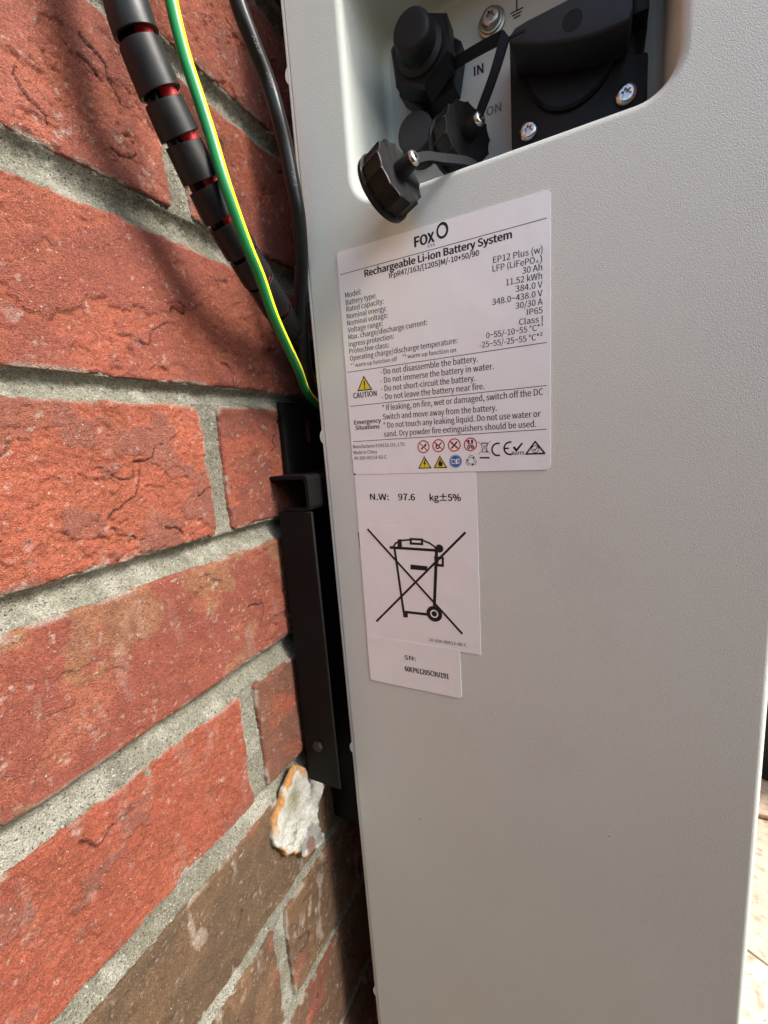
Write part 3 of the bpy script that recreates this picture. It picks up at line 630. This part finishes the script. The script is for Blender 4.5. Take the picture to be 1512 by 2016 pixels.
# knurled dust caps with tether screws
def dust_cap(c, n, R):
    def kn(t, j, r): return r-0.055*R*abs(math.sin(6.5*t)) if 3 <= j else r
    gl = G(); prof = [(-0.86*R, R*0.96), (-0.84*R, R*1.05), (-0.70*R, R*1.06), (-0.68*R, R*0.985), (-0.10*R, R*0.985), (-0.02*R, R*0.97), (0.0, R*0.93), (-0.02*R, R*0.80)]
    lathe(gl, c, n, prof, 26*8, kn); cap = recalc(gl.build('dust_cap', MT['black'], bat)); sharp(cap, 28)
    # grip panels are divided by shallow ribs
    u, w, nn = frame(n); c_ = Vector(c); gr = G()
    for i in range(13):
        t = 2*math.pi*i/13; d = u*math.cos(t)+w*math.sin(t); tt = -u*math.sin(t)+w*math.cos(t); pts = []
        for hh in (-0.68*R, -0.03*R):
            for rr, ww in ((R*0.96, 0.5), (R*1.0, 0.28)):
                for sgn in (-1, 1): pts.append(c_+nn*hh+d*rr+tt*(sgn*ww))
        gr.add(pts, [(0, 1, 3, 2), (4, 6, 7, 5), (0, 2, 6, 4), (1, 5, 7, 3), (2, 3, 7, 6)])
    recalc(gr.build('grip_rib', MT['black'], cap))
    gl = G(); lathe(gl, c, n, [(-0.5, R*0.30), (0.15*R, R*0.27), (0.48*R, R*0.235), (0.52*R, R*0.2)], 28); sharp(recalc(gl.build('post', MT['blackmatt'], cap)))
    return cap, c_+nn*(0.52*R), nn
def screw(c, n, R, parent, mat, dome=0.55, name='screw', phase=0.2):
    gl = G(); N = 60
    prof = [(0, R), (0.28*R, R), (0.42*R, R*0.93), (0.55*R, R*0.78), (0.6*R, R*0.60), (0.58*R, R*0.5), (0.25*R, R*0.46)]
    def tx(t, j, r): return r if j < 5 else r*(0.80+0.22*math.cos(6*(t+phase)))
    lathe(gl, c, n, prof, N, tx); return sharp(recalc(gl.build(name, mat, parent)), 30)
cap1, tip1, n1 = dust_cap((24.8, -94.4, -146.5), (-0.28, -0.93, 0.25), 13.3)
cap2, tip2, n2 = dust_cap((65.3, -113.2, -116.5), (-0.57, -0.82, 0.07), 14.0)
screw(tip1, n1, 2.9, cap1, MT['steel']); screw(tip2, n2, 2.9, cap2, MT['steel'])
def ribbon(name, pts, wdir, w, th, parent, mat):
    P, L = spline(pts, 40); T = np.gradient(P, axis=0); T /= np.linalg.norm(T, axis=1)[:, None]
    wd = np.array(wdir, float) if np.ndim(wdir) == 1 else None
    if wd is None:
        k = np.linspace(0, 1, len(wdir)); q = np.linspace(0, 1, 40); wd = np.c_[[np.interp(q, k, np.array(wdir)[:, i]) for i in range(3)]].T
    B = wd-T*np.sum(wd*T, axis=1)[:, None] if np.ndim(wd) == 2 else wd-T*(T@wd)[:, None]
    B /= np.linalg.norm(B, axis=1)[:, None]; Nn = np.cross(T, B); V = []
    for i in range(40):
        for a, b in ((-1, -1), (1, -1), (1, 1), (-1, 1)): V.append(P[i]+B[i]*(a*w/2)+Nn[i]*(b*th/2))
    F = [(i*4+j, i*4+(j+1) % 4, (i+1)*4+(j+1) % 4, (i+1)*4+j) for i in range(39) for j in range(4)]+[(0, 3, 2, 1), (156, 157, 158, 159)]
    o = G().add(V, F).build(name, mat, parent); recalc(o); return sharp(o, 50)
t1, t2 = np.array(tip1-n1*1.3), np.array(tip2-n2*1.3)
ribbon('tether_strap', [(74, -105.5, -80.5), (66, -118, -85.5), (59.5, -129.5, -90.0), (58.3, -131.8, -91.3), (57.6, -131.2, -94.0), (56.5, -127, -105), t2+np.array((0, -0.6, 1.5)), t2], [(0, 0.3, 1), (0, 0.3, 1), (0.2, 0.8, 0.6), (0.4, 0.9, 0.2)], 4.2, 1.3, cap2, MT['strap'])
ribbon('tether_strap', [t1, (30.0, -104.2, -141.8), (36, -108.8, -141.0), (43, -113.4, -139.6), (49, -118, -139.4), (58, -122, -141), (70, -124, -143)], [(0.25, 0.1, 1), (0.25, 0.1, 1)], 4.0, 1.4, cap1, MT['strap'])
# isolating switch
sw = G().prism([(-131.2, -82), (-131.2, -150), (-185.5, -150), (-185.5, -108), (-181.0, -107), (-181.0, -101.5), (-185.0, -100.0), (-185.0, -82)], XP+31, PX+0.1).build('isolator_switch', MT['blackmatt'], bat, bevel=1.0)
gl = G(); lathe(gl, (XP+31.5, -156.8, -101.5), ax, [(-1, 17.5), (2.2, 17.5), (3.4, 16.4)], 64); sharp(recalc(gl.build('rotary_disc', MT['black'], sw)))
hp = [(-134.1, -97.3), (-133.8, -94.8), (-136.4, -92.3), (-141.2, -91.8), (-156.7, -91.4), (-170.9, -91.0), (-177.5, -92.2), (-178.7, -95), (-178.9, -104), (-177.6, -107.9), (-166.2, -107.4), (-156.7, -105.6), (-146.7, -102.6)]
hd = G().prism(hp, XP+12, XP+30.5).build('handle', MT['handle'], sw, bevel=1.1, seg=3)
gl = G(); lathe(gl, (XP+12.2, -158.2, -99.4), ax, [(-2, 3.7), (0.25, 3.7), (0.3, 3.3)], 32); recalc(gl.build('hole_shade_disc', MT['dark'], hd))  # dark disc on the face, painted shade in place of a hole
G().box((XP+11.75, -134.2, -95.6), (XP+13, -140.5, -94.7)).build('pointer_bar', MT['dark'], hd)  # thin dark bar on the handle face
G().box((XP+22, -179.2, -50), (PX, -184.8, -99.6)).build('stop_block', MT['blackmatt'], sw, bevel=0.8)
for y in (-138.9, -177.7): screw((XP+31.2, y, -121.2), ax, 4.1, sw, MT['steel'], phase=y)
# earth stud
gs = G(); lathe(gs, (PX, -121.2, -61.6), ax, [(0, 6.3), (1.2, 6.3), (1.4, 6.0)], 40); wsh = sharp(recalc(gs.build('earth_stud', MT['zinc'], bat)))
gs = G(); lathe(gs, (PX, -121.2, -61.6), ax, [(1.2, 5.2), (2.4, 5.2), (2.6, 4.9)], 40); sharp(recalc(gs.build('spring_washer', MT['zinc'], wsh)))
screw((PX-2.5, -121.2, -61.6), ax, 4.5, wsh, MT['zinc'])
# marks printed on the plate
pp = Print(0, 0, PX-0.15)
pp.text('IN', (111.9, 79.9), (116.4, 80.1), 4.0, 0.02); pp.text('ON', (117.4, 99.5), (124.5, 99.7), 3.7, 0.014, 'greyink')
pp.stroke('ink', [(132.8, 56.6), (132.8, 61.2)], 0.65)
for q, (hw, vv) in enumerate(((2.9, 61.3), (2.2, 62.6), (1.6, 63.8))): pp.stroke('ink', [(132.8-hw, vv), (132.8+hw, vv)], 0.55, lift=0.002)
pp.build(tp)

# ------------------------------------------------------------------ wall bracket
br = thing('mounting_bracket', 'black steel mounting bracket bolted to the wall beside the battery', 'bracket', (60, 0, -470))
c_prof = [(0.5, -271.2), (-23.6, -271.2), (-25.6, -271.9), (-26.3, -273.6), (-26.3, -288.6), (-25.6, -290.4), (-23.8, -291.2), (-8.0, -291.2), (-8.0, -289.4), (-23.2, -289.4), (-24.2, -288.2), (-24.2, -274.6), (-23.0, -273.2), (0.5, -273.2)]
G().prism(c_prof, 31.0, 560).build('rail', MT['bracket'], br)
bar = G().box((31.0, -27.0, -467), (33.0, -3.5, -291.5)); bar.box((33.0, -5.5, -466.6), (52, -3.5, -292))
bar.build('upright', MT['bracket'], br, bevel=0.5, seg=1)
G().box((58, -25.5, -520), (61, 0.5, -291.6)).box((61, -25.5, -519.6), (90, -23.4, -292)).build('gap_blocker', MT['bracket'], br, bevel=0.4, seg=1)  # black channel added to keep light out of the gap behind the cabinet
gb = G(); lathe(gb, (31.0, -14.1, -439.8), ax, [(-0.2, 3.4), (1.6, 3.4), (2.0, 3.0)], 6); bolt = recalc(gb.build('bolt', MT['bolt'], br))
# slotted wall plate above the rail
def plate_slot():
    outer = [(44, -229), (44, -271), (130, -271), (130, -229)]; sl = [(62, -241), (62, -249)]
    slot = [(70+4*math.cos(a), (-240 if math.sin(a) > 0 else -250)+4*math.sin(a)) for a in np.linspace(0, 2*math.pi, 24, endpoint=False)]
    bm = bmesh.new(); vo = [bm.verts.new((x, -3.0, z)) for x, z in outer]; vi = [bm.verts.new((x, -3.0, z)) for x, z in slot]
    es = [bm.edges.new((a[i], a[(i+1) % len(a)])) for a in (vo, vi) for i in range(len(a))]
    bmesh.ops.triangle_fill(bm, use_beauty=True, edges=es); fs = list(bm.faces)
    r_ = bmesh.ops.extrude_face_region(bm, geom=fs); bmesh.ops.translate(bm, verts=[q for q in r_['geom'] if isinstance(q, bmesh.types.BMVert)], vec=(0, 2.6, 0))
    bmesh.ops.recalc_face_normals(bm, faces=bm.faces); bm.verts.index_update()
    V = [tuple(q.co) for q in bm.verts]; F = [[q.index for q in f.verts] for f in bm.faces]; bm.free()
    mk('wall_plate', V, F, MT['bracket'], br)
plate_slot()

# ------------------------------------------------------------------ cables
bun = thing('power_cable_bundle', 'red and black power cables bound in black spiral wrap', 'cable bundle', (41, -18, -192))
bp = [(-96, -22, 720), (-92, -22, 400), (-78, -24, 150), (-62, -26, 30), (-52, -28, -40), (-47, -28, -78), (-42.4, -28, -106.7), (-39.8, -28, -116.0), (-33.2, -28, -129.3), (-26.7, -28, -139.5), (-18.8, -28, -150.3), (-11.0, -28, -160.6), (-1.4, -28, -169.9), (8.5, -27, -177.4), (25.5, -22.5, -185.5), (41.1, -18, -193.2), (62, -16, -203), (100, -16, -216)]
P, LEN = spline(bp, 2400); T, u, w = frames(P)
RW = 7.35
ss = np.linspace(0, LEN, len(P))
def at_s(A, q): return np.c_[[np.interp(q, ss, A[:, k]) for k in range(3)]].T
gaps = [ss[np.argmin(np.linalg.norm(P-np.array(q), axis=1))] for q in bp[7:16]]
gaps = [gaps[0]-14.6*i for i in range(55, 0, -1)]+gaps+[gaps[-1]+13.0*i for i in range(1, 4)]
rg = np.random.RandomState(4)
for q0, q1 in zip(gaps, gaps[1:]):                      # every turn of the wrap shows as a short sleeve
    if q0 < 0 or q1 > LEN: continue
    N, na = 56, 9; th = np.arange(N)*2*np.pi/N; tl = rg.uniform(0.2, 0.6); p0 = rg.uniform(0, 6.28); gap = rg.uniform(0.85, 1.1); V = []
    r0, r1 = RW-0.28+rg.uniform(-.1, .1), RW+0.22+rg.uniform(-.1, .1)
    rows = [(0.0, -1.3), (0.0, -0.12), (0.012, 0.0), (0.06, 0.0)]+[(x, 0.0) for x in np.linspace(0.15, 0.85, na-4)]+[(0.94, 0.0), (0.988, 0.0), (1.0, -0.12), (1.0, -1.3)]
    for x, dr in rows:
        q = q0+gap+(q1-q0-2*gap)*x+tl*np.cos(th-p0); c = at_s(P, q); r_ = r0+(r1-r0)*x+dr
        V.append(c+r_*(np.cos(th)[:, None]*at_s(u, q)+np.sin(th)[:, None]*at_s(w, q)))
    nr = len(rows); V = np.concatenate(V); i, j = np.meshgrid(np.arange(nr-1), np.arange(N), indexing='ij')
    F = np.stack([i*N+j, (i+1)*N+j, (i+1)*N+(j+1) % N, i*N+(j+1) % N], -1).reshape(-1, 4)
    o = mk('wrap_turn', V, F, MT['wrap'], bun, smooth=True); recalc(o); sharp(o, 25)
rt = np.array((0.44, -0.895, -0.07)); off = rt-T*(T@rt)[:, None]; off /= np.linalg.norm(off, axis=1)[:, None]
for nm, mt, sg in (('red_cable', 'redc', 1), ('black_cable', 'cable', -1)):
    V, F = tube((P+off*3.0*sg)[::4], 2.95, 20); mk(nm, V, F, MT[mt], bun, smooth=True)

ep = [(-80, -14, 720), (-74, -16, 400), (-56, -20, 150), (-38, -25, 20), (-28, -29, -60), (-25.8, -31, -95.7), (-24.9, -33, -112.4), (-23.3, -35, -124.1), (-21.1, -37, -137.5), (-18.6, -39.6, -155.6), (-11.6, -40, -172.8), (-4.3, -39, -183.1), (4.2, -37, -196.2), (16.7, -33, -206.3), (30.5, -28, -215.1), (52.2, -19, -227.5), (90, -14, -240)]
Pe, Le = spline(ep, 700); N = 40; V, F = tube(Pe, 2.35, N, ref=(0.3, -0.9, 0.15))
js = (np.arange(len(F)) % N); rowi = np.arange(len(F))//N
a_ = js/N*2*np.pi+rowi/len(Pe)*0.9-0.35; stripe = (np.abs(((a_-0.15+np.pi) % (2*np.pi))-np.pi) < 0.80).astype(int)
ew = mk('earth_wire', V, F, [MT['green'], MT['yellow']], None, smooth=True, org=(52, -19, -227), mi=stripe)
tag(ew, 'green wire with a bright yellow stripe crossing the spiral-wrapped cables', 'wire')

kp = [(-66, -16, 720), (-60, -18, 400), (-46, -24, 180), (-28, -29, 60), (-12, -32, -10), (-1, -33, -50), (6.8, -34, -72.7), (12.4, -35, -83.5), (19.2, -36, -94.7), (22.8, -37, -106.3), (26.6, -37, -117.5), (29.8, -37, -133.3), (33.0, -36, -145.1), (37.1, -32.5, -160.5), (41.7, -26.5, -177.5), (45.2, -22.5, -196.5), (49.5, -20, -213), (62, -17, -228), (100, -15, -245)]
kb = thing('black_cable', 'black round cable with faint grey printing running down beside the cabinet edge', 'cable', (50, -17, -250))
Pk, Lk = spline(kp, 700); V, F = tube(Pk, 3.45, 32); mk('cable_jacket', V, F, MT['cable'], kb, smooth=True)
def cable_text(t, s0, h, ang):
    v, f = text_mesh(t, 0.004); ss = np.linspace(0, Lk, len(Pk)); Tt, uu, ww = frames(Pk)
    s = s0+v[:, 0]*(h/CAP)*1.15; an = ang-(v[:, 1]*(h/CAP))/3.5
    g3 = lambda A: np.c_[[np.interp(s, ss, A[:, k]) for k in range(3)]].T
    Q = g3(Pk)+3.49*(np.cos(an)[:, None]*g3(uu)+np.sin(an)[:, None]*g3(ww))
    return [tuple(q) for q in Q], f
pg = G(); ss = np.linspace(0, Lk, len(Pk))
def s_at(z): return ss[np.argmin(np.abs(Pk[:, 2]-z))]
for t, z in (('AWM', -83), ('2095', -93.5), ('VW-1', -127)): pg.add(*cable_text(t, s_at(z), 1.7, KANG if 'KANG' in globals() else 0.9))
tag(pg.build('grey_print', MT['cableprint'], kb), kind='stuff')

# ------------------------------------------------------------------ dried foam
fo = [(21.9, -450.1), (30, -458), (34.0, -466.2), (45.5, -484), (39.5, -490), (33.6, -498.0), (34.6, -507), (39.4, -521), (34, -519), (28.3, -516.0), (21, -513.6), (16.2, -511.3), (14.4, -505), (9.7, -502.0), (4, -496.5), (1.2, -491.8), (-3, -483), (-4.5, -476.8), (-2.0, -466.7), (5.3, -460.7), (12.3, -455.7)]
def foam():
    pts = np.array(fo+fo[:1]); L = np.r_[0, np.cumsum(np.linalg.norm(np.diff(pts, axis=0), axis=1))]; n = 150
    s = np.linspace(0, L[-1], n, endpoint=False); O = np.c_[np.interp(s, L, pts[:, 0]), np.interp(s, L, pts[:, 1])]
    O += np.c_[fbm(s, s*0, 5, 4, 5)-0.5, fbm(s, s*0+9, 5, 4, 8)-0.5]*3.4
    c = np.array((16.5, -485.0)); rings = np.r_[np.linspace(0.03, 0.9, 34), 0.95, 0.98, 1.0]; V, C = [], []
    ang = np.arctan2(O[:, 1]-c[1], O[:, 0]-c[0])
    for t in rings:
        P2 = c+(O-c)*t; x, z = P2[:, 0], P2[:, 1]
        up = np.clip((z+512)/58, 0, 1)
        y = -(1.9+3.8*(1-up)+0.4*up**2)-2.0*(fbm(x, z, 11, 4, 91)-0.5)-1.8*(fbm(x, z, 3.0, 4, 93, 0.6)-0.5)
        y += 1.8*np.exp(-((x-17)**2/60+(z+472)**2/90))
        if t > 0.97: y += 1.2*(t-0.97)/0.03
        V.append(np.c_[x, y, z])
        base = np.array((0.56, 0.56, 0.50))*(0.70+0.6*fbm(x, z, 6, 4, 95))[:, None]
        hollow_shade = (np.exp(-((x-17)**2/70+(z+470)**2/110))*0.75*(0.6+0.8*fbm(x, z, 6, 3, 96)))[:, None]; base = base*(1-hollow_shade)+np.array((0.24, 0.23, 0.13))*hollow_shade  # olive shade of the upper hollow, painted into the foam colour
        left = sstep(0.45, 0.9, np.cos(ang-1.85)); low = sstep(0.45, 0.85, np.cos(ang+2.25))
        o_ = (np.maximum(0.9*left*sstep(0.82, 0.92, t+0.45*(fbm(x, z, 5, 3, 97)-0.5)), low*sstep(0.90, 0.95, t+0.06*(fbm(x, z, 4, 2, 98)-0.5))))[:, None]
        base = base*(1-o_)+np.array((0.50, 0.22, 0.04))*(0.7+0.6*fbm(x, z, 3, 3, 99))[:, None]*o_
        gp = (sstep(0.48, 0.60, fbm(x, z, 7, 4, 101)-0.012*np.hypot(x-29, z+508)+0.16))[:, None]*0.75; base = base*(1-gp)+np.array((0.22, 0.22, 0.20))*gp
        bp_ = sstep(6.0, 4.2, np.hypot((x-24)*1.3, (z+508)*0.9)+3*(fbm(x, z, 4, 3, 103)-0.5))[:, None]*0.9; base = base*(1-bp_)+np.array((0.20, 0.10, 0.075))*bp_
        C.append(base)
    V.append(np.c_[O[:, 0], np.full(n, 0.8), O[:, 1]]); C.append(base*0.7)
    m = len(V); V = np.concatenate(V); C = np.concatenate(C)
    F = [(j*n+i, j*n+(i+1) % n, (j+1)*n+(i+1) % n, (j+1)*n+i) for j in range(m-1) for i in range(n)]
    V = np.vstack([V, [[c[0], V[:n, 1].mean(), c[1]]]]); C = np.vstack([C, C[:1]]); F += [(len(V)-1, (i+1) % n, i) for i in range(n)]
    o = mk('foam_residue', V, F, MT['foam'], None, smooth=True, org=(16, 0, -500)); recalc(o); setcol(o, C)
    tag(o, 'torn lump of white and orange expanding foam stuck to the bricks', 'foam')
foam()

# ------------------------------------------------------------------ unseen planter, added to shade the lower cabinet side
pl = thing('shade_planter', 'unseen dark timber planter with soil, added to shade the lower cabinet side', 'planter', (-600, -1330, -GZ))
for i in range(5):
    z0 = -GZ+i*172
    for a, b in (((-342, -2600, z0), (-320, -60, z0+168)), ((-900, -2600, z0), (-878, -60, z0+168)), ((-877, -2600, z0), (-343, -2578, z0+168)), ((-877, -82, z0), (-343, -60, z0+168))):
        G().box(a, b).build('board', MT['timber'], pl, bevel=2, seg=1)
G().box((-877, -2577, -GZ), (-343, -83, -GZ+800)).build('soil', MT['soil'], pl)

# ------------------------------------------------------------------ things on the paving past the cabinet
bx = thing('storage_box', 'black plastic storage box standing on the sunlit paving', 'box', (880, -520, -GZ))
def quadbox(c, ang, hx, hy, z0, z1, flare=0.0):
    q = G(); cs, sn = math.cos(ang), math.sin(ang)
    v = [(c[0]+cs*x-sn*y, c[1]+sn*x+cs*y, z) for z, k in ((z0, 1-flare), (z1, 1)) for x, y in ((-hx*k, -hy*k), (hx*k, -hy*k), (hx*k, hy*k), (-hx*k, hy*k))]
    return q.add(v, [(3, 2, 1, 0), (4, 5, 6, 7)]+[(i, (i+1) % 4, (i+1) % 4+4, i+4) for i in range(4)])
quadbox((905, -545), math.radians(-25), 150, 110, -GZ+1, -GZ+230, 0.04).build('body', MT['black'], bx, bevel=8, seg=3)
quadbox((905, -545), math.radians(-25), 156, 116, -GZ+229, -GZ+250).build('lid', MT['black'], bx, bevel=5, seg=3)
tp_, _ = spline([(690, -405, -GZ+4.5), (687, -429, -GZ+4), (686, -455, -GZ+6), (676, -500, -GZ+4), (672, -545, -GZ+7)], 40)
V, F = tube(tp_, np.linspace(3.4, 2.0, 40), 10, ref=(0, 0, 1)); tw_ = mk('twig', V, F, MT['twig'], None, smooth=True, org=(687, -450, -GZ))
tag(tw_, 'thin brown twig lying on the sunlit paving stones', 'twig')
